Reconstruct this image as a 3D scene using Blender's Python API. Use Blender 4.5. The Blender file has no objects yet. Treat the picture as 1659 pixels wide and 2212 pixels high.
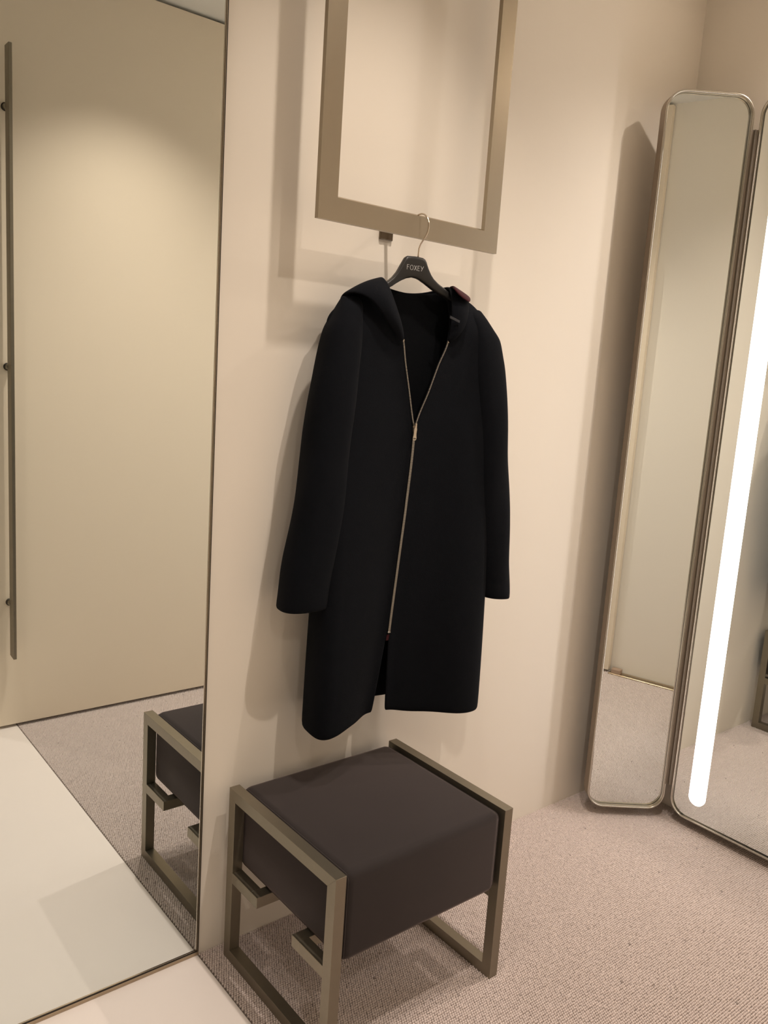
import bpy, bmesh, math, random
from mathutils import Vector, Matrix
S = bpy.context.scene
COL = S.collection
random.seed(7)

# ------------------------------------------------------------------ camera, world, exposure, lights
cam = bpy.data.cameras.new('camera')
cam.sensor_fit = 'VERTICAL'
cam.sensor_height = 36.0
cam.lens = 1788.32 * 36.0 / 2212.0
cam.clip_start = 0.02
cam_ob = bpy.data.objects.new('camera', cam)
cam_ob.location = (-0.87527, -1.67821, 1.45917)
cam_ob.rotation_euler = (1.40365, -0.06614, -0.67771)
COL.objects.link(cam_ob)
S.camera = cam_ob

S.view_settings.view_transform = 'Standard'
S.view_settings.look = 'None'
S.view_settings.gamma = 1.0
S.view_settings.use_curve_mapping = False
S.view_settings.exposure = 0.08

world = bpy.data.worlds.new('world')
S.world = world
world.use_nodes = True
bg = world.node_tree.nodes['Background']
bg.inputs['Color'].default_value = (1.0, 0.86, 0.70, 1)
bg.inputs['Strength'].default_value = 0.35

WARM = (1.0, 0.87, 0.76)
LED_COLOR = (1.0, 0.94, 0.91, 1)
LED_POWER = 6.0
CEIL = 2.787


def spot(name, loc, target, watts, cone=100, blend=0.6, radius=0.02, color=WARM):
    l = bpy.data.lights.new(name, 'SPOT')
    l.energy = watts
    l.color = color
    l.spot_size = math.radians(cone)
    l.spot_blend = blend
    l.shadow_soft_size = radius
    o = bpy.data.objects.new(name, l)
    o.location = loc
    d = Vector(target) - Vector(loc)
    o.rotation_euler = d.to_track_quat('-Z', 'Y').to_euler()
    COL.objects.link(o)
    return o


# recessed ceiling downlights of the fitting room
spot('downlight', (0.38, -1.02, CEIL - 0.01), (0.38, -1.02, 0), 62, 106, 1.0, 0.016)
spot('downlight', (0.36, -0.52, CEIL - 0.01), (0.36, -0.52, 0), 42, 108, 1.0, 0.022)
spot('downlight', (1.67, -0.73, CEIL - 0.01), (1.58, -0.73, 0), 56, 130, 1.0, 0.016)
spot('downlight', (-0.60, -0.80, CEIL - 0.01), (-0.60, -0.80, 0), 20, 100, 1.0)
# the passage beyond the open doorway
spot('downlight', (-0.75, -2.45, CEIL - 0.01), (-0.75, -2.40, 0), 45, 160, 1.0, 0.05)

# ------------------------------------------------------------------ materials


def srgb(r, g, b):
    f = lambda c: (c / 12.92 if c <= 0.04045 else ((c + 0.055) / 1.055) ** 2.4)
    return (f(r / 255), f(g / 255), f(b / 255), 1)


def mat(name, color, rough=0.5, metal=0.0, spec=0.5, sheen=0.0, sheen_rough=0.4, noise=None, bump=None, tint=0.0, sheen_color=None):
    """Principled material; noise=(scale, amount) varies the colour, bump=(scale, strength, distance[, stretch])."""
    m = bpy.data.materials.new(name)
    m.use_nodes = True
    nt = m.node_tree
    b = nt.nodes['Principled BSDF']
    b.inputs['Base Color'].default_value = color
    b.inputs['Roughness'].default_value = rough
    b.inputs['Metallic'].default_value = metal
    b.inputs['Specular IOR Level'].default_value = spec
    if sheen:
        b.inputs['Sheen Weight'].default_value = sheen
        b.inputs['Sheen Roughness'].default_value = sheen_rough
        if sheen_color:
            b.inputs['Sheen Tint'].default_value = sheen_color
    tc = nt.nodes.new('ShaderNodeTexCoord')
    if noise:
        n = nt.nodes.new('ShaderNodeTexNoise')
        n.inputs['Scale'].default_value = noise[0]
        n.inputs['Detail'].default_value = 6
        nt.links.new(tc.outputs['Object'], n.inputs['Vector'])
        mx = nt.nodes.new('ShaderNodeMix')
        mx.data_type = 'RGBA'
        a = noise[1]
        mx.inputs[6].default_value = (color[0] * (1 - a), color[1] * (1 - a), color[2] * (1 - a), 1)
        mx.inputs[7].default_value = (min(1, color[0] * (1 + a)), min(1, color[1] * (1 + a)), min(1, color[2] * (1 + a)), 1)
        nt.links.new(n.outputs['Fac'], mx.inputs[0])
        nt.links.new(mx.outputs[2], b.inputs['Base Color'])
    if bump:
        n2 = nt.nodes.new('ShaderNodeTexNoise')
        n2.inputs['Scale'].default_value = bump[0]
        n2.inputs['Detail'].default_value = 4
        if len(bump) > 3:
            mp = nt.nodes.new('ShaderNodeMapping')
            mp.inputs['Scale'].default_value = bump[3]
            nt.links.new(tc.outputs['Object'], mp.inputs['Vector'])
            nt.links.new(mp.outputs['Vector'], n2.inputs['Vector'])
        else:
            nt.links.new(tc.outputs['Object'], n2.inputs['Vector'])
        bp = nt.nodes.new('ShaderNodeBump')
        bp.inputs['Strength'].default_value = bump[1]
        bp.inputs['Distance'].default_value = bump[2]
        nt.links.new(n2.outputs['Fac'], bp.inputs['Height'])
        nt.links.new(bp.outputs['Normal'], b.inputs['Normal'])
    return m


M = {}
M['wall'] = mat('wall_paint', (0.86, 0.80, 0.705, 1), 0.75, noise=(1.5, 0.012), bump=(260, 0.05, 0.001))
M['ceiling'] = mat('ceiling_paint', (0.91, 0.90, 0.86, 1), 0.9)
M['door'] = mat('door_lacquer', (0.85, 0.74, 0.59, 1), 0.42, spec=0.35, noise=(2.0, 0.01))
M['white_floor'] = mat('white_floor', (0.93, 0.86, 0.815, 1), 0.38, spec=0.3, noise=(5, 0.02), bump=(40, 0.03, 0.001))
M['subfloor'] = mat('subfloor_dark', (0.06, 0.05, 0.04, 1), 0.9)
M['bronze'] = mat('satin_bronze', (0.27, 0.24, 0.185, 1), 0.38, metal=0.85, noise=(60, 0.05), bump=(300, 0.03, 0.0005, (1, 1, 8)))
M['frame_metal'] = mat('satin_champagne', (0.35, 0.30, 0.225, 1), 0.36, metal=0.8, noise=(40, 0.03))
M['polished'] = mat('polished_steel', (0.62, 0.56, 0.47, 1), 0.16, metal=1.0)
M['nickel'] = mat('polished_nickel', (0.55, 0.52, 0.46, 1), 0.2, metal=1.0)
M['hook_steel'] = mat('brushed_hook_steel', (0.60, 0.52, 0.42, 1), 0.25, metal=1.0)
M['side_metal'] = mat('brushed_panel_side', (0.36, 0.30, 0.24, 1), 0.45, metal=0.7)
M['hinge'] = mat('hinge_bronze', (0.20, 0.17, 0.135, 1), 0.42, metal=0.8)
M['plate'] = mat('dark_wall_plate', (0.17, 0.135, 0.095, 1), 0.3, metal=0.8)
M['dark_gap'] = mat('dark_bronze_trim', (0.035, 0.028, 0.02, 1), 0.4, metal=0.4)
M['velvet'] = mat('taupe_velvet', (0.030, 0.0250, 0.0248, 1), 0.85, spec=0.15, sheen=0.5, sheen_rough=0.4, sheen_color=(0.75, 0.62, 0.60, 1), noise=(9, 0.10), bump=(900, 0.12, 0.001))
M['wool'] = mat('navy_wool', (0.0036, 0.0044, 0.0066, 1), 0.92, spec=0.09, sheen=0.012, sheen_rough=0.6, noise=(30, 0.15), bump=(700, 0.35, 0.0015))
M['wool_inner'] = mat('navy_wool_inside', (0.0036, 0.0042, 0.0055, 1), 0.95, spec=0.1, noise=(40, 0.1), bump=(700, 0.3, 0.0015))
M['burgundy'] = mat('burgundy_lining', (0.040, 0.0075, 0.011, 1), 0.9, spec=0.15, sheen=0.12, noise=(60, 0.15), bump=(700, 0.3, 0.001))
M['label_dark'] = mat('woven_label_black', (0.010, 0.010, 0.011, 1), 0.6)
M['tape_grey'] = mat('grey_woven_tape', (0.030, 0.032, 0.038, 1), 0.8, noise=(500, 0.7))
M['zip'] = mat('zip_metal', (0.40, 0.38, 0.35, 1), 0.3, metal=0.9)
M['zip_pull'] = mat('zip_slider_metal', (0.55, 0.49, 0.41, 1), 0.25, metal=0.9)
M['plastic'] = mat('black_matt_plastic', (0.014, 0.0135, 0.013, 1), 0.42, spec=0.4)
M['print'] = mat('silver_print', (0.50, 0.50, 0.50, 1), 0.5)
M['brown'] = mat('tan_guide_block', (0.42, 0.30, 0.22, 1), 0.5)
M['rail'] = mat('brass_rail', (0.50, 0.40, 0.27, 1), 0.22, metal=0.9)
M['plinth'] = mat('plinth_bronze', (0.42, 0.33, 0.23, 1), 0.4, metal=0.5)
M['mirror'] = mat('wall_mirror_glass', (0.83, 0.885, 0.88, 1), 0.0, metal=1.0)
M['mirror2'] = mat('panel_mirror_glass', (0.84, 0.88, 0.86, 1), 0.0, metal=1.0)
M['carpet'] = mat('carpet_backing', (0.20, 0.165, 0.14, 1), 0.95)

# faint scuff marks on the white floor
nt = M['white_floor'].node_tree
b = nt.nodes['Principled BSDF']
tc = nt.nodes.new('ShaderNodeTexCoord')
mp = nt.nodes.new('ShaderNodeMapping')
mp.inputs['Rotation'].default_value = (0, 0, 0.5)
mp.inputs['Scale'].default_value = (2.2, 16, 1)
ns = nt.nodes.new('ShaderNodeTexNoise')
ns.inputs['Scale'].default_value = 3.0
ns.inputs['Detail'].default_value = 8
cr = nt.nodes.new('ShaderNodeValToRGB')
cr.color_ramp.elements[0].position = 0.70
cr.color_ramp.elements[0].color = (1, 1, 1, 1)
cr.color_ramp.elements[1].position = 0.84
cr.color_ramp.elements[1].color = (0.90, 0.885, 0.87, 1)
mx = nt.nodes.new('ShaderNodeMix')
mx.data_type = 'RGBA'
mx.blend_type = 'MULTIPLY'
mx.inputs[0].default_value = 1.0
old = b.inputs['Base Color'].links[0].from_socket
nt.links.new(tc.outputs['Object'], mp.inputs['Vector'])
nt.links.new(mp.outputs['Vector'], ns.inputs['Vector'])
nt.links.new(ns.outputs['Fac'], cr.inputs['Fac'])
nt.links.new(old, mx.inputs[6])
nt.links.new(cr.outputs['Color'], mx.inputs[7])
nt.links.new(mx.outputs[2], b.inputs['Base Color'])

m = bpy.data.materials.new('led_diffuser')
m.use_nodes = True
nt = m.node_tree
nt.nodes.remove(nt.nodes['Principled BSDF'])
em = nt.nodes.new('ShaderNodeEmission')
em.inputs['Color'].default_value = LED_COLOR
em.inputs['Strength'].default_value = LED_POWER
nt.links.new(em.outputs[0], nt.nodes['Material Output'].inputs['Surface'])
M['led'] = m

# loop pile: every loop carries its own tint
m = bpy.data.materials.new('looped_wool_pile')
m.use_nodes = True
nt = m.node_tree
b = nt.nodes['Principled BSDF']
b.inputs['Roughness'].default_value = 0.95
b.inputs['Specular IOR Level'].default_value = 0.1
at = nt.nodes.new('ShaderNodeAttribute')
at.attribute_type = 'INSTANCER'
at.attribute_name = 'tint'
cr = nt.nodes.new('ShaderNodeValToRGB')
cr.color_ramp.elements[0].position = 0.0
cr.color_ramp.elements[0].color = (0.30, 0.255, 0.23, 1)
cr.color_ramp.elements[1].position = 1.0
cr.color_ramp.elements[1].color = (0.79, 0.69, 0.645, 1)
e = cr.color_ramp.elements.new(0.25)
e.color = (0.67, 0.58, 0.545, 1)
nt.links.new(at.outputs['Fac'], cr.inputs['Fac'])
nt.links.new(cr.outputs['Color'], b.inputs['Base Color'])
M['pile'] = m

# ------------------------------------------------------------------ helpers


def obj(name, me, material=None, parent=None):
    if isinstance(me, bmesh.types.BMesh):
        d = bpy.data.meshes.new(name)
        me.normal_update()
        me.to_mesh(d)
        me.free()
        me = d
    o = bpy.data.objects.new(name, me)
    if material is not None:
        me.materials.clear()
        me.materials.append(material)
    COL.objects.link(o)
    if parent is not None:
        o.parent = parent
    return o


def place(o, parent):
    """Parent without moving: geometry is written in world space, parents sit at their base."""
    o.parent = parent
    w = parent.location.copy() if parent.parent is None else Vector((0, 0, 0))
    o.matrix_parent_inverse = Matrix.Translation(-w)
    return o


def part(name, me, material, parent):
    return place(obj(name, me, material), parent)


def thing(name, label, cat, loc=(0, 0, 0)):
    o = bpy.data.objects.new(name, None)
    o.empty_display_size = 0.1
    COL.objects.link(o)
    o.location = loc
    o['label'] = label
    o['category'] = cat
    return o


def structure(name, me, material, label=None):
    o = obj(name, me, material)
    o['kind'] = 'structure'
    if label:
        o['label'] = label
    return o


def box(bm, x0, x1, y0, y1, z0, z1):
    v = [bm.verts.new(c) for c in ((x0, y0, z0), (x1, y0, z0), (x1, y1, z0), (x0, y1, z0), (x0, y0, z1), (x1, y0, z1), (x1, y1, z1), (x0, y1, z1))]
    for f in ((0, 3, 2, 1), (4, 5, 6, 7), (0, 1, 5, 4), (1, 2, 6, 5), (2, 3, 7, 6), (3, 0, 4, 7)):
        bm.faces.new([v[i] for i in f])
    return bm


def box_mesh(x0, x1, y0, y1, z0, z1, bevel=0.0, seg=2):
    bm = box(bmesh.new(), x0, x1, y0, y1, z0, z1)
    if bevel:
        bmesh.ops.bevel(bm, geom=bm.edges[:], offset=bevel, segments=seg, affect='EDGES', profile=0.5)
    return bm


def hexa(pts, bevel=0.0):
    """Eight corners: four of one end, then the four matching ones of the other end."""
    bm = bmesh.new()
    v = [bm.verts.new(p) for p in pts]
    for f in ((0, 3, 2, 1), (4, 5, 6, 7), (0, 1, 5, 4), (1, 2, 6, 5), (2, 3, 7, 6), (3, 0, 4, 7)):
        bm.faces.new([v[i] for i in f])
    bmesh.ops.recalc_face_normals(bm, faces=bm.faces[:])
    if bevel:
        bmesh.ops.bevel(bm, geom=bm.edges[:], offset=bevel, segments=1, affect='EDGES')
    return bm


def smooth(o):
    for p in o.data.polygons:
        p.use_smooth = True
    return o


def tube(points, r, n=10, cap=True, closed=False):
    """A round bar along a polyline."""
    bm = bmesh.new()
    P = [Vector(p) for p in points]
    R = r if isinstance(r, (list, tuple)) else [r] * len(P)
    rings = []
    N = len(P)
    prev = None
    for i, p in enumerate(P):
        a = P[(i - 1) % N] if (closed or i > 0) else p
        c = P[(i + 1) % N] if (closed or i < N - 1) else p
        t = (c - a).normalized()
        if prev is None:
            u = t.orthogonal().normalized()
        else:
            u = (prev - t * prev.dot(t)).normalized()
        prev = u
        w = t.cross(u)
        rings.append([bm.verts.new(p + (u * math.cos(2 * math.pi * k / n) + w * math.sin(2 * math.pi * k / n)) * R[i]) for k in range(n)])
    for i in range(N if closed else N - 1):
        A, B = rings[i], rings[(i + 1) % N]
        for k in range(n):
            bm.faces.new((A[k], A[(k + 1) % n], B[(k + 1) % n], B[k]))
    if cap and not closed:
        bm.faces.new(rings[0][::-1])
        bm.faces.new(rings[-1])
    bmesh.ops.recalc_face_normals(bm, faces=bm.faces[:])
    return bm


def lerp(a, b, t):
    return a + (b - a) * t


def sstep(a, b, x):
    t = max(0.0, min(1.0, (x - a) / (b - a)))
    return t * t * (3 - 2 * t)


def curve(tab, x):
    """Smooth interpolation in a table of (x, value...) rows sorted by falling or rising x."""
    T = tab if tab[0][0] <= tab[-1][0] else tab[::-1]
    if x <= T[0][0]:
        return list(T[0][1:])
    if x >= T[-1][0]:
        return list(T[-1][1:])
    for i in range(len(T) - 1):
        if T[i][0] <= x <= T[i + 1][0]:
            h = T[i + 1][0] - T[i][0]
            t = (x - T[i][0]) / h
            out = []
            for k in range(1, len(T[0])):
                p1, p2 = T[i][k], T[i + 1][k]
                s = (p2 - p1) / h
                sa = (p1 - T[i - 1][k]) / (T[i][0] - T[i - 1][0]) if i > 0 else s
                sb = (T[i + 2][k] - p2) / (T[i + 2][0] - T[i + 1][0]) if i + 2 < len(T) else s
                m1 = 0.0 if sa * s <= 0 else 2 * sa * s / (sa + s)
                m2 = 0.0 if sb * s <= 0 else 2 * sb * s / (sb + s)
                if i == 0:
                    m1 = s
                if i + 2 >= len(T):
                    m2 = s
                out.append((2 * t ** 3 - 3 * t ** 2 + 1) * p1 + (t ** 3 - 2 * t ** 2 + t) * h * m1 + (-2 * t ** 3 + 3 * t ** 2) * p2 + (t ** 3 - t ** 2) * h * m2)
            return out


# ------------------------------------------------------------------ room shell
XR = 1.722
YF = -1.592
XL = -1.75
structure('wall_back', box_mesh(XL, XR + 0.1, 0.0, 0.1, -0.03, CEIL), M['wall'], 'cream painted wall behind the hanging coat')
structure('wall_right', box_mesh(XR, XR + 0.1, YF - 0.1, 0.0, -0.03, CEIL), M['wall'], 'cream painted wall behind the tall folding mirror')
structure('wall_left', box_mesh(XL - 0.1, XL, -3.4, 0.1, -0.03, CEIL), M['wall'])
bm = bmesh.new()
box(bm, -0.10, XR, YF - 0.10, YF, -0.03, CEIL)
box(bm, XL, -1.45, YF - 0.10, YF, -0.03, CEIL)
box(bm, -1.45, -0.10, YF - 0.10, YF, 2.60, CEIL)
structure('wall_front', bm, M['wall'], 'cream wall with the sliding door, seen in the mirrors')
bm = bmesh.new()
box(bm, XL, 0.6, -3.5, -3.4, -0.03, CEIL)
box(bm, 0.5, 0.6, -3.4, YF - 0.10, -0.03, CEIL)
structure('wall_passage', bm, M['wall'])
structure('ceiling', box_mesh(XL, XR, -3.4, 0.0, CEIL, CEIL + 0.05), M['ceiling'])
fl = structure('floor', box_mesh(XL, -0.0020, -3.4, 0.0, -0.02, 0.0, 0.001, 1), M['white_floor'], 'smooth white floor beside the carpet')
part('subfloor', box_mesh(XL, XR, -3.4, 0.0, -0.06, -0.0202), M['subfloor'], fl)

# carpet: backing slab and loop pile
cp = thing('carpet', 'beige looped wool carpet covering the floor under the stool', 'carpet', (0.86, -0.79, -0.02))
part('backing', box_mesh(0.0, XR, YF, 0.0, -0.02, -0.0042), M['carpet'], cp)
vs, tints, scl = [], [], []
DX, DY = 0.0066, 0.0061
nx, ny = int((XR - 0.004) / DX), int(1.588 / DY)
for j in range(ny):
    for i in range(nx):
        vs.append((0.0040 + (i + 0.5 * (j % 2) * 0.9) * DX + random.uniform(-0.0005, 0.0005), -0.003 - j * DY + random.uniform(-0.0005, 0.0005), -0.0032 + random.uniform(-0.0006, 0.0004)))
        t = random.gauss(0.60, 0.12)
        if random.random() < 0.0018:
            t = random.uniform(0.05, 0.25)
        tints.append(max(0.0, min(1.0, t)))
        scl.append(random.uniform(0.92, 1.08))
me = bpy.data.meshes.new('pile')
me.from_pydata(vs, [], [])
a1 = me.attributes.new('tint', 'FLOAT', 'POINT')
a1.data.foreach_set('value', tints)
a2 = me.attributes.new('size', 'FLOAT', 'POINT')
a2.data.foreach_set('value', scl)
pile = part('pile', me, None, cp)
pile['kind'] = 'stuff'
ng = bpy.data.node_groups.new('loop_pile', 'GeometryNodeTree')
ng.interface.new_socket('Geometry', in_out='INPUT', socket_type='NodeSocketGeometry')
ng.interface.new_socket('Geometry', in_out='OUTPUT', socket_type='NodeSocketGeometry')
gi = ng.nodes.new('NodeGroupInput')
go = ng.nodes.new('NodeGroupOutput')
ico = ng.nodes.new('GeometryNodeMeshIcoSphere')
ico.inputs['Radius'].default_value = 1.0
ico.inputs['Subdivisions'].default_value = 2
tr = ng.nodes.new('GeometryNodeTransform')
tr.inputs['Scale'].default_value = (0.0034, 0.0029, 0.0040)
ss = ng.nodes.new('GeometryNodeSetShadeSmooth')
sm = ng.nodes.new('GeometryNodeSetMaterial')
sm.inputs['Material'].default_value = M['pile']
ip = ng.nodes.new('GeometryNodeInstanceOnPoints')
na = ng.nodes.new('GeometryNodeInputNamedAttribute')
na.data_type = 'FLOAT'
na.inputs['Name'].default_value = 'size'
L = ng.links.new
L(ico.outputs['Mesh'], tr.inputs['Geometry'])
L(tr.outputs['Geometry'], ss.inputs['Geometry'])
L(ss.outputs['Geometry'], sm.inputs['Geometry'])
L(gi.outputs[0], ip.inputs['Points'])
L(sm.outputs['Geometry'], ip.inputs['Instance'])
L(na.outputs['Attribute'], ip.inputs['Scale'])
L(ip.outputs['Instances'], go.inputs[0])
md = pile.modifiers.new('loops', 'NODES')
md.node_group = ng
me.materials.append(M['pile'])

# sliding door with its long pull handle, floor guide and rail
DX0, DX1, DYF = -0.13, 0.944, -1.552
dr = structure('door_1', box_mesh(DX0, DX1, -1.586, DYF, 0.012, CEIL - 0.012, 0.0015, 1), M['door'], 'tall cream sliding door with a long bronze pull bar')
hb = hexa([(-0.0345, -1.528, 0.305), (-0.0225, -1.528, 0.305), (-0.0225, -1.482, 0.300), (-0.0345, -1.482, 0.300),
           (-0.0345, -1.528, 2.463), (-0.0225, -1.528, 2.463), (-0.0225, -1.482, 2.463), (-0.0345, -1.482, 2.463)], 0.0012)
handle = part('door_handle', hb, M['bronze'], dr)
for z in (2.272, 1.389, 0.508):
    smooth(place(obj('post', tube([(-0.0285, -1.528, z), (-0.0285, DYF, z)], 0.0105, 20), M['bronze']), dr))
    smooth(place(obj('rosette', tube([(-0.0285, DYF + 0.004, z), (-0.0285, DYF, z)], 0.0140, 20), M['dark_gap']), dr))
g = obj('floor_guide', box_mesh(0.962, 1.009, -1.586, -1.546, -0.004, 0.026, 0.003, 2), M['brown'])
g['label'] = 'small tan floor guide block at the end of the sliding door'
g['category'] = 'guide'
t1 = structure('trim_1', box_mesh(0.95, XR - 0.002, -1.588, -1.538, -0.004, 0.0045, 0.001, 1), M['rail'], 'flat brass rail along the foot of the front wall')
part('slot', box_mesh(0.95, XR - 0.002, -1.5645, -1.5615, 0.004, 0.0052), M['dark_gap'], t1)

# ------------------------------------------------------------------ wall mirror
wm = thing('wall_mirror', 'large frameless wall mirror with dark thin edge trim reaching the white floor', 'mirror', (-0.6, 0, 0))
WX0, WX1, WZ0, WZ1 = -1.40, -0.0068, 0.0145, 2.70
part('mirror_glass', box_mesh(WX0, WX1, -0.0030, -0.0005, WZ0, WZ1), M['mirror'], wm)
part('edge_bead', box_mesh(WX1, WX1 + 0.0012, -0.0046, -0.0005, WZ0 - 0.0012, WZ1), M['polished'], wm)
part('side_trim', box_mesh(WX1 + 0.0024, WX1 + 0.0040, -0.0056, -0.0005, WZ0 - 0.006, WZ1), M['frame_metal'], wm)
part('side_trim', box_mesh(WX1 + 0.0012, WX1 + 0.0024, -0.0040, -0.0005, WZ0 - 0.006, WZ1), M['dark_gap'], wm)
part('side_trim', box_mesh(WX1 + 0.0040, -0.0002, -0.0052, -0.0005, WZ0 - 0.006, WZ1), M['dark_gap'], wm)
part('edge_bead', box_mesh(WX0, WX1, -0.0046, -0.0005, WZ0 - 0.0012, WZ0), M['polished'], wm)
part('bottom_trim', box_mesh(WX0, WX1 + 0.0012, -0.0052, -0.0005, WZ0 - 0.0055, WZ0 - 0.0012), M['dark_gap'], wm)
part('plinth', box_mesh(WX0, -0.0002, -0.0060, -0.0005, 0.0003, WZ0 - 0.0056, 0.0006, 1), M['plinth'], wm)

# ------------------------------------------------------------------ hanging frame on the wall
FX0, FX1, FZ0, FZ1, FW, FY0, FY1 = 0.1735, 0.7330, 1.7805, 2.70, 0.0500, -0.112, -0.0995
hf = thing('hanging_frame', 'rectangular bronze wall frame carrying the coat hanger', 'frame', ((FX0 + FX1) / 2, -0.106, FZ0))


def mitred(o2, i2, axis, a0, a1):
    """Bars of a mitred frame: outer/inner corner lists (same order) in a plane, extruded between a0 and a1 on the axis."""
    out = []
    for k in range(4):
        q = [o2[k], o2[(k + 1) % 4], i2[(k + 1) % 4], i2[k]]
        pts = []
        for a in (a0, a1):
            for (s, z) in q:
                pts.append((s, a, z) if axis == 'y' else (a, s, z))
        out.append(hexa(pts, 0.0003 if axis == 'x' else 0.0))
    return out


o2 = [(FX0, FZ0), (FX1, FZ0), (FX1, FZ1), (FX0, FZ1)]
i2 = [(FX0 + FW, FZ0 + FW), (FX1 - FW, FZ0 + FW), (FX1 - FW, FZ1 - FW), (FX0 + FW, FZ1 - FW)]
for nm, bm in zip(('bottom_bar', 'side_bar', 'top_bar', 'side_bar'), mitred(o2, i2, 'y', FY0, FY1)):
    part(nm, bm, M['frame_metal'], hf)
zt = FZ0 + FW
part('edge_strip', hexa([(FX0 + FW, FY0, zt - 0.0012), (FX0 + FW, FY0 + 0.0005, zt - 0.0012), (FX0 + FW, FY0 + 0.0060, zt + 0.0028), (FX0 + FW, FY0 + 0.0055, zt + 0.0034),
                         (FX1 - FW, FY0, zt - 0.0012), (FX1 - FW, FY0 + 0.0005, zt - 0.0012), (FX1 - FW, FY0 + 0.0060, zt + 0.0028), (FX1 - FW, FY0 + 0.0055, zt + 0.0034)]), M['hook_steel'], hf)
for z in (1.8025, 2.676):
    fp = part('wall_plate', box_mesh(0.4310, 0.4710, -0.007, 0.0, z - 0.0205, z + 0.0195, 0.0012, 1), M['plate'], hf)
    part('standoff', box_mesh(0.4465, 0.4555, FY1, -0.007, z + 0.004, z + 0.013, 0.0005, 1), M['nickel'], hf)

# ------------------------------------------------------------------ coat hanger (local axes: u along the shoulders, v into the room, z up)
TH = math.radians(10)
O = Vector((0.463, -0.117, 0))
EU = Vector((math.cos(TH), -math.sin(TH), 0))
EV = Vector((-math.sin(TH), -math.cos(TH), 0))


def loc(u, v, z):
    return O + EU * u + EV * v + Vector((0, 0, z))


hg = thing('coat_hanger', 'black shop clothes hanger lettered FOXEY with steel hook over the bronze frame', 'hanger', (0.463, -0.117, 1.62))
# hook: neck rises, swings out to the room, loops over the bar
HC = (-0.1165, 1.8040)
HR = 0.0312
pts = [(0.463, O.y, 1.726), (0.463, O.y, 1.745), (0.463, O.y - 0.0012, 1.756), (0.463, O.y - 0.0055, 1.765), (0.463, O.y - 0.0125, 1.7725), (0.463, O.y - 0.0205, 1.7795)]
for k in range(27):
    a = math.radians(-142 + k * -(222) / 26.0)
    pts.append((0.463, HC[0] + HR * math.cos(a), HC[1] + HR * math.sin(a)))
smooth(part('hook', tube(pts, 0.0019, 12), M['hook_steel'], hg))
# body outline: (half-profile from the real silhouette), upper then lower edge
up = [(-0.190, 1.606), (-0.165, 1.622), (-0.130, 1.641), (-0.098, 1.660), (-0.080, 1.671), (-0.066, 1.683), (-0.055, 1.697), (-0.046, 1.714), (-0.040, 1.7245), (-0.036, 1.7315), (-0.030, 1.7355),
      (-0.008, 1.7365), (0.010, 1.7355), (0.017, 1.7325), (0.0215, 1.727), (0.0245, 1.720), (0.029, 1.711), (0.036, 1.700), (0.045, 1.690), (0.058, 1.6805), (0.078, 1.670), (0.108, 1.654), (0.140, 1.636), (0.165, 1.622), (0.192, 1.606)]
lo = [(-0.192, 1.592), (-0.168, 1.604), (-0.133, 1.624), (-0.103, 1.645), (-0.080, 1.655), (-0.070, 1.660), (-0.060, 1.667), (-0.050, 1.673), (-0.042, 1.6775), (-0.036, 1.680), (-0.030, 1.6830),
      (-0.015, 1.6868), (0.000, 1.6850), (0.008, 1.6825), (0.014, 1.6795), (0.020, 1.677), (0.028, 1.673), (0.036, 1.669), (0.046, 1.664), (0.060, 1.658), (0.080, 1.650), (0.110, 1.636), (0.142, 1.619), (0.167, 1.606), (0.194, 1.592)]
prof = [-1.0, -0.93, -0.70, 0.0, 0.70, 0.93, 1.0]
bm = bmesh.new()
rings = []
for (ua, za), (ub, zb) in zip(up, lo):
    c = abs(ua)
    th = 0.0085 + 0.003 * sstep(0.04, 0.09, c) - 0.004 * sstep(0.11, 0.16, c)   # arms widen a little towards the shoulders
    fwd = 0.001 * sstep(0.06, 0.2, c)
    drop = 0.012 * sstep(0.10, 0.15, c)
    za, zb = za - drop, zb - drop
    ring = []
    for k in range(16):
        a = 2 * math.pi * k / 16
        ca, sa = math.cos(a), math.sin(a)
        ex = 0.45
        s = (abs(sa) ** ex) * (1 if sa >= 0 else -1)
        cc = (abs(ca) ** ex) * (1 if ca >= 0 else -1)
        f = 0.5 + 0.5 * s
        ring.append(bm.verts.new(loc(lerp(ub, ua, f), fwd + th * cc, lerp(zb, za, f))))
    rings.append(ring)
for A, B in zip(rings, rings[1:]):
    for k in range(16):
        bm.faces.new((A[k], A[(k + 1) % 16], B[(k + 1) % 16], B[k]))
bm.faces.new(rings[0])
bm.faces.new(rings[-1][::-1])
bmesh.ops.recalc_face_normals(bm, faces=bm.faces[:])
hb = smooth(part('hanger_body', bm, M['plastic'], hg))
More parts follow.
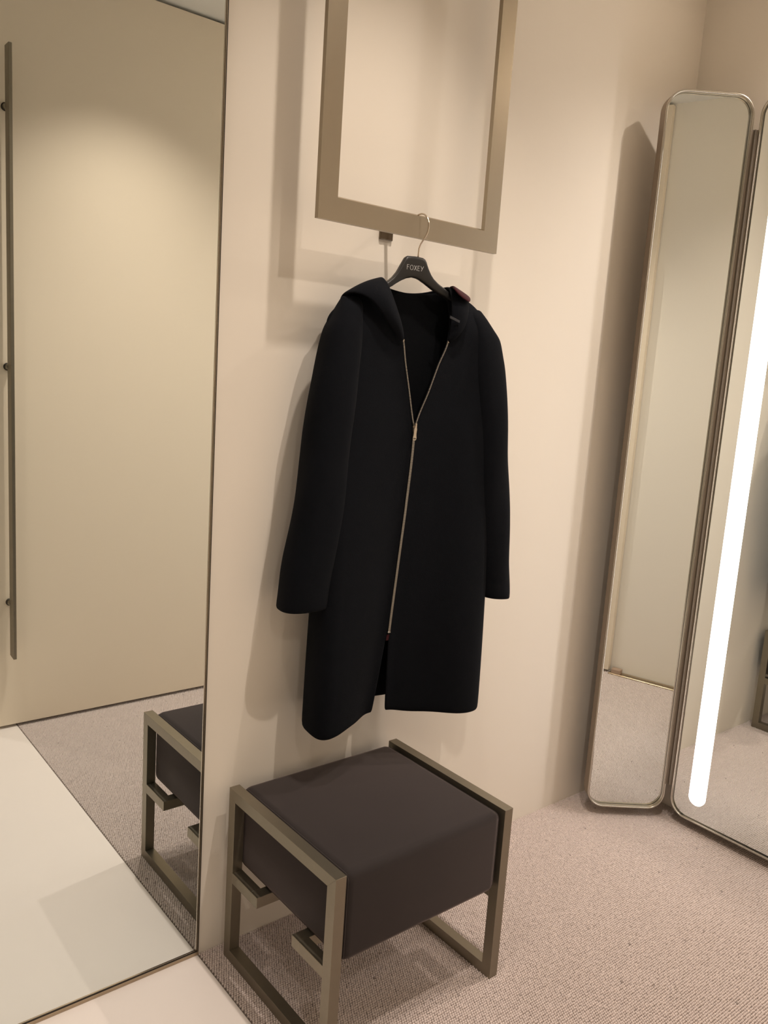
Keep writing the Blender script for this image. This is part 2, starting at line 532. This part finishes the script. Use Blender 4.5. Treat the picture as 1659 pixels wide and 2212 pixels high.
# lettering FOXEY printed on the front of the shoulder piece: thin strokes
letters = {
    'F': [[(0, 0), (0, 1)], [(0, 1), (0.55, 1)], [(0, 0.55), (0.42, 0.55)]],
    'O': [[(0.42 + 0.42 * math.cos(t * math.pi / 10), 0.5 + 0.5 * math.sin(t * math.pi / 10)) for t in range(21)]],
    'X': [[(0, 1), (0.68, 0)], [(0.62, 1), (0.0, 0)]],
    'E': [[(0, 0), (0, 1)], [(0, 1), (0.5, 1)], [(0, 0.53), (0.42, 0.53)], [(0, 0), (0.5, 0)]],
    'Y': [[(0, 1), (0.34, 0.48)], [(0.72, 1), (0.18, 0)]],
}
adv = {'F': 0.80, 'O': 1.08, 'X': 0.92, 'E': 0.78, 'Y': 0.7}
bm = bmesh.new()
h = 0.0108
pen_u, base = -0.0335, 1.7035
for ch in 'FOXEY':
    for st in letters[ch]:
        for (a, b2) in zip(st, st[1:]):
            A = Vector((pen_u + a[0] * h * 0.93, base + a[1] * h))
            B = Vector((pen_u + b2[0] * h * 0.93, base + b2[1] * h))
            d = (B - A).normalized()
            n2 = Vector((-d.y, d.x)) * (0.00055 if abs(d.y) > 0.3 else 0.00042)
            A = A - d * 0.0003
            B = B + d * 0.0003
            q = [A + n2, A - n2, B - n2, B + n2]
            vv = [bm.verts.new(loc(p.x, 0.0086, p.y)) for p in q] + [bm.verts.new(loc(p.x, 0.0089, p.y)) for p in q]
            for f in ((0, 1, 2, 3), (4, 7, 6, 5), (0, 4, 5, 1), (1, 5, 6, 2), (2, 6, 7, 3), (3, 7, 4, 0)):
                bm.faces.new([vv[i] for i in f])
    pen_u += adv[ch] * h * 0.98
bmesh.ops.recalc_face_normals(bm, faces=bm.faces[:])
lt = part('lettering', bm, M['print'], hg)
lt['label'] = 'silver FOXEY lettering'

# ------------------------------------------------------------------ coat
ct = thing('coat', 'long navy black hooded wool coat with silver zip hanging above the stool', 'coat', (0.463, -0.117, 0.58))


def grid_mesh(rows):
    bm = bmesh.new()
    V = [[bm.verts.new(p) for p in r] for r in rows]
    for a, b2 in zip(V, V[1:]):
        for k in range(len(a) - 1):
            bm.faces.new((a[k], a[k + 1], b2[k + 1], b2[k]))
    return bm


def cloth(name, bm, material, thick, offset=-1.0, sub=1, parent=ct):
    o = smooth(part(name, bm, material, parent))
    s = o.modifiers.new('thickness', 'SOLIDIFY')
    s.thickness = thick
    s.offset = offset
    if sub:
        k = o.modifiers.new('smooth', 'SUBSURF')
        k.levels = sub
        k.render_levels = sub
    return o


# front edges, left and right: (z, u, v)
EDGE_L = [(1.668, -0.088, 0.012), (1.63, -0.082, 0.026), (1.583, -0.066, 0.034), (1.537, -0.047, 0.034), (1.489, -0.037, 0.033), (1.424, -0.021, 0.032), (1.352, -0.004, 0.031), (1.335, 0.0005, 0.031),
          (1.30, 0.001, 0.031), (1.15, -0.006, 0.030), (0.99, -0.017, 0.029), (0.815, -0.028, 0.027), (0.795, -0.031, 0.026), (0.711, -0.040, 0.023), (0.58, -0.055, 0.018)]
EDGE_R = [(1.668, 0.090, 0.010), (1.63, 0.088, 0.022), (1.583, 0.085, 0.031), (1.543, 0.080, 0.033), (1.484, 0.057, 0.033), (1.421, 0.036, 0.032), (1.352, 0.010, 0.031), (1.335, 0.006, 0.031),
          (1.30, 0.0055, 0.031), (1.15, -0.0015, 0.030), (0.99, -0.0125, 0.029), (0.815, -0.0235, 0.027), (0.795, -0.0235, 0.026), (0.711, -0.0205, 0.023), (0.58, -0.015, 0.018)]
SIDE_L = [(1.565, -0.232), (1.50, -0.228), (1.40, -0.225), (1.20, -0.228), (1.0, -0.232), (0.88, -0.236), (0.72, -0.239), (0.55, -0.2405)]
SIDE_R = [(1.565, 0.240), (1.50, 0.238), (1.40, 0.240), (1.20, 0.252), (1.0, 0.257), (0.88, 0.260), (0.72, 0.2625), (0.55, 0.2645)]


def shoulder_z(u):
    """Shoulder ridge: from the neck down to the sleeve head."""
    t = [(-0.30, 1.480), (-0.232, 1.567), (-0.20, 1.612), (-0.17, 1.634), (-0.12, 1.654), (-0.05, 1.668), (0.05, 1.669), (0.10, 1.664), (0.15, 1.651), (0.18, 1.635), (0.205, 1.612), (0.24, 1.570), (0.30, 1.490)]
    return curve(t, u)[0]


def v_front(c, z, side):
    """Depth of the front panel: hollow at the zip, swelling into a lobe towards the side, then turning back."""
    k = sstep(1.60, 0.62, z)                      # how far down the coat has opened
    vc = curve(EDGE_L if side < 0 else EDGE_R, z)[1]
    lobe = lerp(0.042, 0.086 if side < 0 else 0.074, k)
    endv = lerp(-0.006, -0.008 if side < 0 else -0.014, k)
    w = sstep(0.06, 0.72, c)
    f = lerp(vc, lobe, w)
    if c > 0.80:
        t = (c - 0.80) / 0.20
        f = endv + (lerp(vc, lobe, sstep(0.06, 0.72, 0.80)) - endv) * math.sqrt(max(0.0, 1 - t * t))
    f += 0.004 * k * math.sin(c * 9.0 + side) * sstep(0.05, 0.2, c) * sstep(1.0, 0.85, c)
    return f


def front_panel(side):
    E = EDGE_L if side < 0 else EDGE_R
    SD = SIDE_L if side < 0 else SIDE_R
    rows = []
    NC, NR = 22, 46
    cs = [0, 0.02, 0.06, 0.11, 0.18, 0.26, 0.34, 0.42, 0.5, 0.58, 0.65, 0.71, 0.76, 0.80, 0.84, 0.875, 0.905, 0.93, 0.953, 0.972, 0.988, 1.0]
    for r in range(NR + 1):
        t = r / NR
        t = t * (0.55 + 0.45 * t) if t < 1 else 1
        row = []
        for c in cs:
            utop = lerp(E[0][1], SD[0][1], c)
            zt = shoulder_z(utop)
            zb = 0.585 + (0.010 * sstep(0.3, 0.0, c) - (0.011 if side < 0 else 0.006) * sstep(0.4, 0.85, c) + 0.003 * sstep(0.9, 1.0, c)) + (0.004 if side > 0 else 0.002) * 0
            z = lerp(zt, zb, t)
            eu = curve(E, z)[0]
            su = curve(SD, z)[0]
            u = lerp(eu, su, c if c < 0.8 else lerp(0.8, 1.0, math.sin((c - 0.8) / 0.2 * math.pi / 2)) * 1.0)
            vf = v_front(c, z, side)
            drop = zt - z
            vf = vf * math.sqrt(sstep(0.0, 0.085, drop)) if drop < 0.085 else vf
            row.append(loc(u, vf, z))
        rows.append(row if side < 0 else row[::-1])
    return grid_mesh(rows)


def back_panel():
    rows = []
    cs = [k / 28 for k in range(29)]
    NR = 40
    for r in range(NR + 1):
        t = r / NR
        t = t * (0.55 + 0.45 * t) if t < 1 else 1
        row = []
        for c in cs:
            s = 2 * c - 1
            s2 = math.sin(s * math.pi / 2)
            utop = lerp(-0.232, 0.240, 0.5 + 0.5 * s2)
            # scooped back neck
            zt = shoulder_z(utop) if abs(utop) > 0.085 else 1.652 + 0.012 * (abs(utop) / 0.085) ** 2
            zb = 0.602 + 0.004 * math.cos(s * 3)
            z = lerp(zt, zb, t)
            u0, u1 = curve(SIDE_L, z)[0], curve(SIDE_R, z)[0]
            u = lerp(u0, u1, 0.5 + 0.5 * s2)
            k = sstep(1.60, 0.62, z)
            deep = -lerp(0.030, 0.058, k)
            e0, e1 = lerp(0.0, 0.018, k), lerp(0.0, 0.010, k)
            u0, u1 = u0 + 0.007, u1 - 0.007
            u = lerp(u0, u1, 0.5 + 0.5 * s2)
            ends = lerp(e0, e1, c)
            v = lerp(deep, ends, abs(s) ** 5)
            v += 0.006 * k * math.cos(s * 8)
            drop = zt - z
            hold = -0.022 if abs(utop) < 0.085 else 0.0
            if drop < 0.085:
                v = lerp(hold, v, math.sqrt(sstep(0, 0.085, drop)))
            row.append(loc(u, v, z))
        rows.append(row[::-1])
    return grid_mesh(rows)


cloth('front_panel', front_panel(-1), M['wool'], 0.0045)
cloth('front_panel', front_panel(1), M['wool'], 0.0045)
cloth('back_panel', back_panel(), M['wool_inner'], 0.004, offset=0.0)

# sleeves: (z, outer u, inner u, v centre, half depth)
SLEEVE_L = [(1.628, -0.196, -0.150, 0.004, 0.006), (1.605, -0.209, -0.148, 0.008, 0.026), (1.5825, -0.2205, -0.150, 0.010, 0.036), (1.55, -0.2385, -0.150, 0.012, 0.043), (1.5115, -0.2485, -0.152, 0.014, 0.047), (1.4535, -0.260, -0.158, 0.017, 0.050),
            (1.38, -0.2725, -0.163, 0.020, 0.051), (1.2575, -0.2830, -0.170, 0.022, 0.052), (1.16, -0.2945, -0.178, 0.024, 0.053), (1.09, -0.3030, -0.185, 0.025, 0.053), (0.991, -0.3190, -0.194, 0.026, 0.054), (0.93, -0.3255, -0.203, 0.026, 0.054), (0.897, -0.3290, -0.207, 0.026, 0.054)]
SLEEVE_R = [(1.630, 0.190, 0.150, 0.002, 0.006), (1.6075, 0.2045, 0.152, 0.006, 0.024), (1.580, 0.2255, 0.155, 0.008, 0.035), (1.558, 0.2425, 0.157, 0.010, 0.041), (1.52, 0.2535, 0.160, 0.012, 0.045), (1.485, 0.2625, 0.164, 0.014, 0.047),
            (1.366, 0.2785, 0.185, 0.018, 0.049), (1.245, 0.2945, 0.199, 0.020, 0.050), (1.12, 0.3095, 0.214, 0.021, 0.050), (1.0, 0.3240, 0.229, 0.022, 0.050), (0.93, 0.3325, 0.239, 0.022, 0.050), (0.884, 0.3370, 0.246, 0.022, 0.050)]


def sleeve(tab, side):
    zt, zb = tab[0][0], tab[-1][0]
    rows = []
    N = 28
    NR = 44
    for r in range(NR + 1):
        t = r / NR
        t = t * (0.4 + 0.6 * t)
        z = lerp(zt, zb, t)
        uo, ui, vc, hd = curve(tab, z)
        uc, hu = (uo + ui) / 2, abs(uo - ui) / 2
        row = []
        for k in range(N):
            a = 2 * math.pi * k / N
            ca, sa = math.cos(a), math.sin(a)
            ex = 0.8
            x = (abs(ca) ** ex) * (1 if ca >= 0 else -1)
            y = (abs(sa) ** ex) * (1 if sa >= 0 else -1)
            dz = 0.0
            if t > 0.8:   # the cuff slants a little
                dz = (-0.006 * x * side * 0.5) * (t - 0.8) / 0.2
            fold = 0.0022 * math.sin(3 * a + z * 22) * sstep(1.55, 1.3, z) * sstep(0.88, 0.98, z)
            row.append(loc(uc + (hu + fold) * x, vc + (hd + fold) * y, z + dz))
        rows.append(row + [row[0]])
    bm = bmesh.new()
    V = [[bm.verts.new(p) for p in r[:-1]] for r in rows]
    for a, b2 in zip(V, V[1:]):
        for k in range(N):
            bm.faces.new((a[k], a[(k + 1) % N], b2[(k + 1) % N], b2[k]))
    bm.faces.new(V[0][::-1])
    bmesh.ops.recalc_face_normals(bm, faces=bm.faces[:])
    return bm


cloth('sleeve', sleeve(SLEEVE_L, -1), M['wool'], 0.004)
cloth('sleeve', sleeve(SLEEVE_R, 1), M['wool'], 0.004)

# hood: a band that starts at the zip tops, folds over both shoulders and falls behind the neck: (inner u, z, v), (outer u, z, v)
HOOD = [((-0.0475, 1.535, 0.0385), (-0.0520, 1.531, 0.0380)),
        ((-0.0545, 1.560, 0.0430), (-0.0760, 1.552, 0.0450)),
        ((-0.0655, 1.586, 0.0455), (-0.1030, 1.576, 0.0520)),
        ((-0.0790, 1.615, 0.0440), (-0.1300, 1.605, 0.0560)),
        ((-0.0860, 1.640, 0.0370), (-0.1560, 1.627, 0.0500)),
        ((-0.0900, 1.662, 0.0240), (-0.1800, 1.634, 0.0330)),
        ((-0.0960, 1.679, 0.0080), (-0.1960, 1.632, 0.0100)),
        ((-0.0900, 1.676, -0.0130), (-0.1960, 1.618, -0.0180)),
        ((-0.0700, 1.664, -0.0330), (-0.1700, 1.580, -0.0480)),
        ((-0.0360, 1.657, -0.0430), (-0.1000, 1.530, -0.0720)),
        ((0.0050, 1.654, -0.0450), (0.0050, 1.510, -0.0780)),
        ((0.0450, 1.659, -0.0430), (0.1000, 1.535, -0.0720)),
        ((0.0740, 1.667, -0.0330), (0.1500, 1.590, -0.0480)),
        ((0.0860, 1.674, -0.0130), (0.1520, 1.632, -0.0180)),
        ((0.0880, 1.674, 0.0080), (0.1460, 1.651, 0.0090)),
        ((0.0830, 1.660, 0.0240), (0.1360, 1.638, 0.0300)),
        ((0.0830, 1.636, 0.0345), (0.1260, 1.613, 0.0460)),
        ((0.0825, 1.600, 0.0410), (0.1170, 1.580, 0.0500)),
        ((0.0800, 1.566, 0.0400), (0.1000, 1.555, 0.0450)),
        ((0.0790, 1.543, 0.0370), (0.0830, 1.540, 0.0375))]


rows = []
for i in range(len(HOOD)):
    row = []
    for k in range(9):
        (a, b2) = HOOD[i]
        f = k / 8
        u, z, v = (lerp(a[j], b2[j], f) for j in range(3))
        bul = math.sin(math.pi * f) * (0.0 if i in (0, 19) else 1.0)
        z += bul * (0.0065 if z > 1.6 else 0.002)
        v += bul * 0.008 * (1 if v > 0.005 else -1)
        row.append(loc(u, v, z))
    rows.append(row)
cloth('hood', grid_mesh(rows), M['wool'], 0.007, offset=0.0, sub=2)
# burgundy underside of the hood turned out on the shoulder
def slab(pts, thick):
    bm = bmesh.new()
    A = [bm.verts.new(loc(u, v, z)) for (u, z, v) in pts]
    B = [bm.verts.new(loc(u, v - thick, z)) for (u, z, v) in pts]
    bm.faces.new(A)
    bm.faces.new(B[::-1])
    n = len(pts)
    for k in range(n):
        bm.faces.new((A[k], B[k], B[(k + 1) % n], A[(k + 1) % n]))
    bmesh.ops.recalc_face_normals(bm, faces=bm.faces[:])
    return bm


lin = part('hood_lining', grid_mesh([[loc(0.092, -0.004, 1.6735), loc(0.108, -0.004, 1.6690), loc(0.128, -0.004, 1.6615), loc(0.1480, -0.004, 1.6525)],
                                     [loc(0.0885, 0.018, 1.6775), loc(0.107, 0.018, 1.6720), loc(0.127, 0.018, 1.6645), loc(0.1480, 0.016, 1.6555)],
                                     [loc(0.083, 0.036, 1.6755), loc(0.098, 0.039, 1.6650), loc(0.116, 0.040, 1.6560), loc(0.1360, 0.038, 1.6475)],
                                     [loc(0.075, 0.050, 1.6690), loc(0.088, 0.055, 1.6545), loc(0.104, 0.057, 1.6455), loc(0.1230, 0.055, 1.6380)]]), M['burgundy'], ct)
lin['label'] = 'burgundy lining turned out at the hood edge'
smooth(lin)
s = lin.modifiers.new('thickness', 'SOLIDIFY')
s.thickness = 0.006
s.offset = 0
k2 = lin.modifiers.new('smooth', 'SUBSURF')
k2.levels = k2.render_levels = 2
tp = part('hood_tape', slab([(0.0705, 1.6040, 0.053), (0.0935, 1.5940, 0.061), (0.0925, 1.5885, 0.061), (0.0700, 1.5980, 0.053)], 0.003), M['tape_grey'], ct)
tp['label'] = 'small grey woven tape'
part('neck_label', slab([(-0.020, 1.628, -0.028), (0.022, 1.626, -0.028), (0.023, 1.592, -0.030), (-0.019, 1.594, -0.030)], 0.002), M['label_dark'], ct)

# zip: metal teeth, end stops, slider with its pull
def zip_teeth():
    bm = bmesh.new()

    def tooth(p, d, s, w):
        d = d.normalized()
        sd = s.normalized()
        n = d.cross(sd).normalized()
        vv = []
        for a in (-1, 1):
            for (b2, c) in ((-1, -1), (1, -1), (1, 1), (-1, 1)):
                vv.append(bm.verts.new(p + d * (0.00075 * a) + sd * (w * b2) + n * (0.0011 * c)))
        for f in ((0, 3, 2, 1), (4, 5, 6, 7), (0, 1, 5, 4), (1, 2, 6, 5), (2, 3, 7, 6), (3, 0, 4, 7)):
            bm.faces.new([vv[i] for i in f])

    for E, sg in ((EDGE_L, 1), (EDGE_R, -1)):
        z = 1.535 if sg > 0 else 1.541
        k = 0
        while z > 0.812:
            joined = z < 1.333
            u, v = curve(E, z)
            u2, v2 = curve(E, z - 0.004)
            if joined:
                ul, ur = curve(EDGE_L, z)[0], curve(EDGE_R, z)[0]
                ul2, ur2 = curve(EDGE_L, z - 0.004)[0], curve(EDGE_R, z - 0.004)[0]
                u, u2 = (ul + ur) / 2, (ul2 + ur2) / 2
                off = sg * -0.0013
            else:
                off = sg * 0.0004
            p = loc(u + off, v + 0.0030, z - (0.0012 if sg < 0 else 0))
            tooth(p, loc(u2, v2, z - 0.004) - loc(u, v, z), EU, 0.0019 if joined else 0.0017)
            z -= 0.0026
    bmesh.ops.recalc_face_normals(bm, faces=bm.faces[:])
    return bm


zt = part('zipper_teeth', zip_teeth(), M['zip'], ct)
zt['kind'] = 'stuff'
zt['label'] = 'row of silver metal zip teeth'
for (E, z) in ((EDGE_L, 1.5365), (EDGE_R, 1.5425)):
    u, v = curve(E, z)
    bm = box_mesh(-0.0022, 0.0022, -0.0018, 0.0018, -0.003, 0.003, 0.0006, 1)
    bm.transform(Matrix.Translation(loc(u, v + 0.004, z)))
    part('zip_stop', bm, M['zip_pull'], ct)
bm = box_mesh(-0.0042, 0.0042, -0.0018, 0.0018, -0.0022, 0.0022, 0.0006, 1)
bm.transform(Matrix.Translation(loc(-0.0258, 0.0295, 0.8125)))
part('zip_stop', bm, M['zip'], ct)
# slider body
SZ = 1.326
su, sv = 0.0035, 0.0365


def plate(outline, v0, v1, holes=()):
    bm = bmesh.new()
    loops = []
    for v in (v0, v1):
        loops.append([bm.verts.new(loc(u, v, z)) for (u, z) in outline])
    n = len(outline)
    if not holes:
        bm.faces.new(loops[0])
        bm.faces.new(loops[1][::-1])
    else:
        hl = [[bm.verts.new(loc(u, v, z)) for (u, z) in holes] for v in (v0, v1)]
        for j in range(2):
            for k in range(n):
                bm.faces.new((loops[j][k], loops[j][(k + 1) % n], hl[j][(k + 1) % n], hl[j][k]))
        for k in range(n):
            bm.faces.new((hl[0][k], hl[0][(k + 1) % n], hl[1][(k + 1) % n], hl[1][k]))
    for k in range(n):
        bm.faces.new((loops[0][k], loops[0][(k + 1) % n], loops[1][(k + 1) % n], loops[1][k]))
    bmesh.ops.recalc_face_normals(bm, faces=bm.faces[:])
    return bm


sl = part('zip_slider', plate([(su - 0.0052, SZ + 0.008), (su - 0.003, SZ + 0.0105), (su + 0.003, SZ + 0.0105), (su + 0.0055, SZ + 0.008), (su + 0.0042, SZ - 0.004), (su - 0.0042, SZ - 0.004)], 0.0325, 0.0365), M['zip_pull'], ct)
part('bridge', plate([(su - 0.0014, SZ + 0.016), (su + 0.0024, SZ + 0.016), (su + 0.0024, SZ - 0.0005), (su - 0.0018, SZ - 0.0005)], 0.0366, 0.0412), M['zip_pull'], sl)
n = 24
outl, hol = [], []
for k in range(n):
    a = 2 * math.pi * k / n
    cx, sx = math.cos(a), math.sin(a)
    zc = SZ - 0.0095 + 0.0160 * sx
    if sx < 0:
        wv = lerp(0.0036, 0.0058, sstep(0.1, 0.7, -sx))
    else:
        wv = lerp(0.0036, 0.0046, sstep(0.2, 0.8, sx))
    x = (abs(cx) ** 0.45) * (1 if cx >= 0 else -1) * wv
    outl.append((su - 0.0008 + x - 0.0022 * (1 - sx) * 0.4, zc))
for k in range(n):
    a = 2 * math.pi * k / n
    hol.append((su - 0.0026 + 0.0036 * math.cos(a), SZ - 0.0212 + 0.0022 * math.sin(a)))
pl = part('zip_pull', plate(outl, 0.0405, 0.0420, hol), M['zip_pull'], ct)
# burgundy tape end under the bottom stop
te = part('zip_tape_end', slab([(-0.0300, 0.806, 0.0285), (-0.0232, 0.806, 0.0285), (-0.0245, 0.790, 0.027), (-0.0310, 0.790, 0.027)], 0.002), M['burgundy'], ct)
te['label'] = 'burgundy end of the zip tape'

# ------------------------------------------------------------------ stool
SX0, SX1, SYB, SYF, TX, BW, HH = 0.0517, 0.5747, -0.0385, -0.4796, 0.0268, 0.0285, 0.45
st = thing('stool', 'square taupe velvet stool with bronze square tube side frames', 'stool', ((SX0 + SX1) / 2, (SYB + SYF) / 2, 0))
for x0 in (SX0, SX1 - TX):
    o2 = [(SYB, 0.0), (SYF, 0.0), (SYF, HH), (SYB, HH)]
    i2 = [(SYB - BW, BW), (SYF + BW, BW), (SYF + BW, HH - BW), (SYB - BW, HH - BW)]
    for nm, bm in zip(('floor_rail', 'leg', 'top_rail', 'leg'), mitred(o2, i2, 'x', x0, x0 + TX)):
        part(nm, bm, M['bronze'], st)
RZ0, RZ1 = 0.2105, 0.2385
for (ya, yb, leg0, leg1) in ((-0.184, -0.1555, SYB - BW, -0.1555), (-0.3620, -0.3335, -0.3620, SYF + BW)):
    for x0 in (SX0, SX1 - TX):
        part('stub_rail', box_mesh(x0, x0 + TX, min(leg0, leg1), max(leg0, leg1), RZ0, RZ1, 0.0006, 1), M['bronze'], st)
    part('cross_rail', box_mesh(SX0, SX1, ya, yb, RZ0, RZ1, 0.0006, 1), M['bronze'], st)
# velvet cushion block resting on the cross rails
CX0, CX1, CY0, CY1, CZ0, CZ1 = 0.0835, 0.5415, -0.4755, -0.0405, RZ1 + 0.0005, 0.4465
bm = box(bmesh.new(), CX0, CX1, CY0, CY1, CZ0, CZ1)
bmesh.ops.bevel(bm, geom=bm.edges[:], offset=0.020, segments=6, affect='EDGES', profile=0.5)
cu = smooth(part('cushion', bm, M['velvet'], st))
# seam welts on both ends of the cushion
for x in (CX0 + 0.0065, CX1 - 0.0065):
    P = []
    rr = 0.0195
    for (cy, cz, a0) in ((CY1 - rr, CZ1 - rr, 0), (CY0 + rr, CZ1 - rr, 90), (CY0 + rr, CZ0 + rr, 180), (CY1 - rr, CZ0 + rr, 270)):
        for k in range(7):
            a = math.radians(a0 + 15 * k)
            P.append((x, cy + (rr - 0.0062) * math.cos(a), cz + (rr - 0.0062) * math.sin(a)))
    smooth(part('seam_welt', tube(P, 0.0022, 8, closed=True), M['velvet'], cu))

# ------------------------------------------------------------------ folding mirror
PZ0, PZ1 = 0.0322, 2.353
PT = 0.048
fm = thing('folding_mirror', 'tall rounded dressing mirror with hinged wing and glowing light strips', 'mirror', (1.60, -0.5, 0))
A0 = Vector((1.4020, -0.1130, 0))
A1 = Vector((1.6170, -0.2770, 0))
TL = (A1 - A0).normalized()
NL = Vector((TL.y, -TL.x, 0))
if NL.y > 0:
    NL = -NL
C0 = Vector((1.627, -0.2890, 0))
C1 = Vector((1.627, -0.8780, 0))
TC = (C1 - C0).normalized()
NC_ = Vector((-1, 0, 0))


def rrect(w, z0, z1, r, inset=0.0, n=10):
    """Rounded rectangle outline as (s, z) pairs."""
    a, b2 = inset, w - inset
    za, zb = z0 + inset, z1 - inset
    r = max(0.002, r - inset)
    out = []
    for (cs, cz, a0) in ((b2 - r, zb - r, 0), (a + r, zb - r, 90), (a + r, za + r, 180), (b2 - r, za + r, 270)):
        for k in range(n + 1):
            t = math.radians(a0 + 90 * k / n)
            out.append((cs + r * math.cos(t), cz + r * math.sin(t)))
    return out


def panel(P0, T, N, w, radius, front_name, DEEP):
    def P(s, z, d):
        return P0 + T * s + N * d + Vector((0, 0, z))
    # body: outer band, thin front lip, deep inner wall and back plate
    RIM = 0.0066
    out = rrect(w, PZ0, PZ1, radius)
    inn = rrect(w, PZ0, PZ1, radius, RIM)
    bm = bmesh.new()
    F = [bm.verts.new(P(s, z, -0.0026)) for s, z in out]
    B = [bm.verts.new(P(s, z, -PT)) for s, z in out]
    I = [bm.verts.new(P(s, z, -0.0026)) for s, z in inn]
    n = len(out)
    for k in range(n):
        j = (k + 1) % n
        bm.faces.new((F[k], F[j], B[j], B[k]))
        bm.faces.new((F[k], I[k], I[j], F[j]))
    J = [bm.verts.new(P(s, z, -DEEP - 0.006)) for s, z in inn]
    for k in range(n):
        j = (k + 1) % n
        bm.faces.new((I[k], J[k], J[j], I[j]))
    bm.faces.new(B)
    bm.faces.new(J)
    bmesh.ops.recalc_face_normals(bm, faces=bm.faces[:])
    body = part(front_name, bm, M['side_metal'], fm)
    # rounded nickel bead around the front edge, polished inner wall
    mid = rrect(w, PZ0, PZ1, radius, RIM / 2)
    smooth(part('rim_bead', tube([P(s, z, -0.0026) for s, z in mid], RIM / 2, 12, closed=True), M['nickel'], body))
    g0 = rrect(w, PZ0, PZ1, radius, RIM - 0.0002)
    g1 = rrect(w, PZ0, PZ1, radius, RIM + 0.0012)
    for nm, da, db, mt in (('inner_wall', -0.0030, -DEEP + 0.0022, M['nickel']), ('gasket', -DEEP + 0.0020, -DEEP - 0.001, M['dark_gap'])):
        bm = bmesh.new()
        X = [bm.verts.new(P(s, z, da)) for s, z in g0]
        Y = [bm.verts.new(P(s, z, da)) for s, z in g1]
        X2 = [bm.verts.new(P(s, z, db)) for s, z in g0]
        Y2 = [bm.verts.new(P(s, z, db)) for s, z in g1]
        for k in range(n):
            j = (k + 1) % n
            bm.faces.new((X[k], X[j], Y[j], Y[k]))
            bm.faces.new((Y[k], Y[j], Y2[j], Y2[k]))
            bm.faces.new((X2[k], X2[j], X[j], X[k]))
            bm.faces.new((Y2[k], Y2[j], X2[j], X2[k]))
        bmesh.ops.recalc_face_normals(bm, faces=bm.faces[:])
        smooth(part(nm, bm, mt, body)).modifiers.new('split', 'EDGE_SPLIT')
    g2 = rrect(w, PZ0, PZ1, radius, RIM + 0.0004)
    bm = bmesh.new()
    G = [bm.verts.new(P(s, z, -DEEP)) for s, z in g2]
    H = [bm.verts.new(P(s, z, -DEEP - 0.005)) for s, z in g2]
    bm.faces.new(G)
    bm.faces.new(H[::-1])
    for k in range(n):
        j = (k + 1) % n
        bm.faces.new((G[k], H[k], H[j], G[j]))
    bmesh.ops.recalc_face_normals(bm, faces=bm.faces[:])
    part('mirror_glass', bm, M['mirror2'], body)
    return body, P


wl, PW = panel(A0, TL, NL, (A1 - A0).length, 0.060, 'wing_panel', 0.0145)
cb, PC = panel(C0, TC, NC_, (C1 - C0).length, 0.060, 'center_panel', 0.0085)
for s0 in (0.063, (C1 - C0).length - 0.063 - 0.060):
    bm = bmesh.new()
    r = 0.0285
    out = []
    for k in range(17):
        t = math.pi * k / 16
        out.append((s0 + 0.0015 + r + r * math.cos(t), 2.262 - r + r * math.sin(t)))
    for k in range(17):
        t = math.pi + math.pi * k / 16
        out.append((s0 + 0.0015 + r + r * math.cos(t), 0.094 + r + r * math.sin(t)))
    G = [bm.verts.new(PC(s, z, -0.0045)) for s, z in out]
    H = [bm.verts.new(PC(s, z, -0.0086)) for s, z in out]
    bm.faces.new(G)
    bm.faces.new(H[::-1])
    for k in range(len(out)):
        j = (k + 1) % len(out)
        bm.faces.new((G[k], H[k], H[j], G[j]))
    bmesh.ops.recalc_face_normals(bm, faces=bm.faces[:])
    ls = part('light_strip', bm, M['led'], cb)
    ls['label'] = 'glowing white vertical light strip'
# wall bracket behind the centre panel
part('wall_bracket', box_mesh(1.627 + PT, XR, -0.70, -0.46, 0.25, 2.10, 0.002, 1), M['side_metal'], fm)
# piano hinge between wing and centre panel
HX, HY = 1.6190, -0.2845
kn = None
hinge = part('hinge', tube([(HX, HY, 0.13), (HX, HY, 2.252)], 0.0022, 8), M['hinge'], fm)
part('leaf', hexa([(1.6120, -0.2745, 0.13), (1.6130, -0.2732, 0.13), (1.6290, -0.2890, 0.13), (1.6275, -0.2895, 0.13),
                   (1.6120, -0.2745, 2.252), (1.6130, -0.2732, 2.252), (1.6290, -0.2890, 2.252), (1.6275, -0.2895, 2.252)]), M['hinge'], hinge)
z = 0.13
while z < 2.245:
    if kn is None:
        bmk = tube([(0, 0, 0.0), (0, 0, 0.0004), (0, 0, 0.0246), (0, 0, 0.0250)], [0.0026, 0.0030, 0.0030, 0.0026], 14)
        kn = bpy.data.meshes.new('knuckle')
        bmk.to_mesh(kn)
        bmk.free()
        kn.materials.append(M['hinge'])
    o = bpy.data.objects.new('knuckle', kn)
    COL.objects.link(o)
    o.location = (HX, HY, z)
    place(o, hinge)
    z += 0.0252
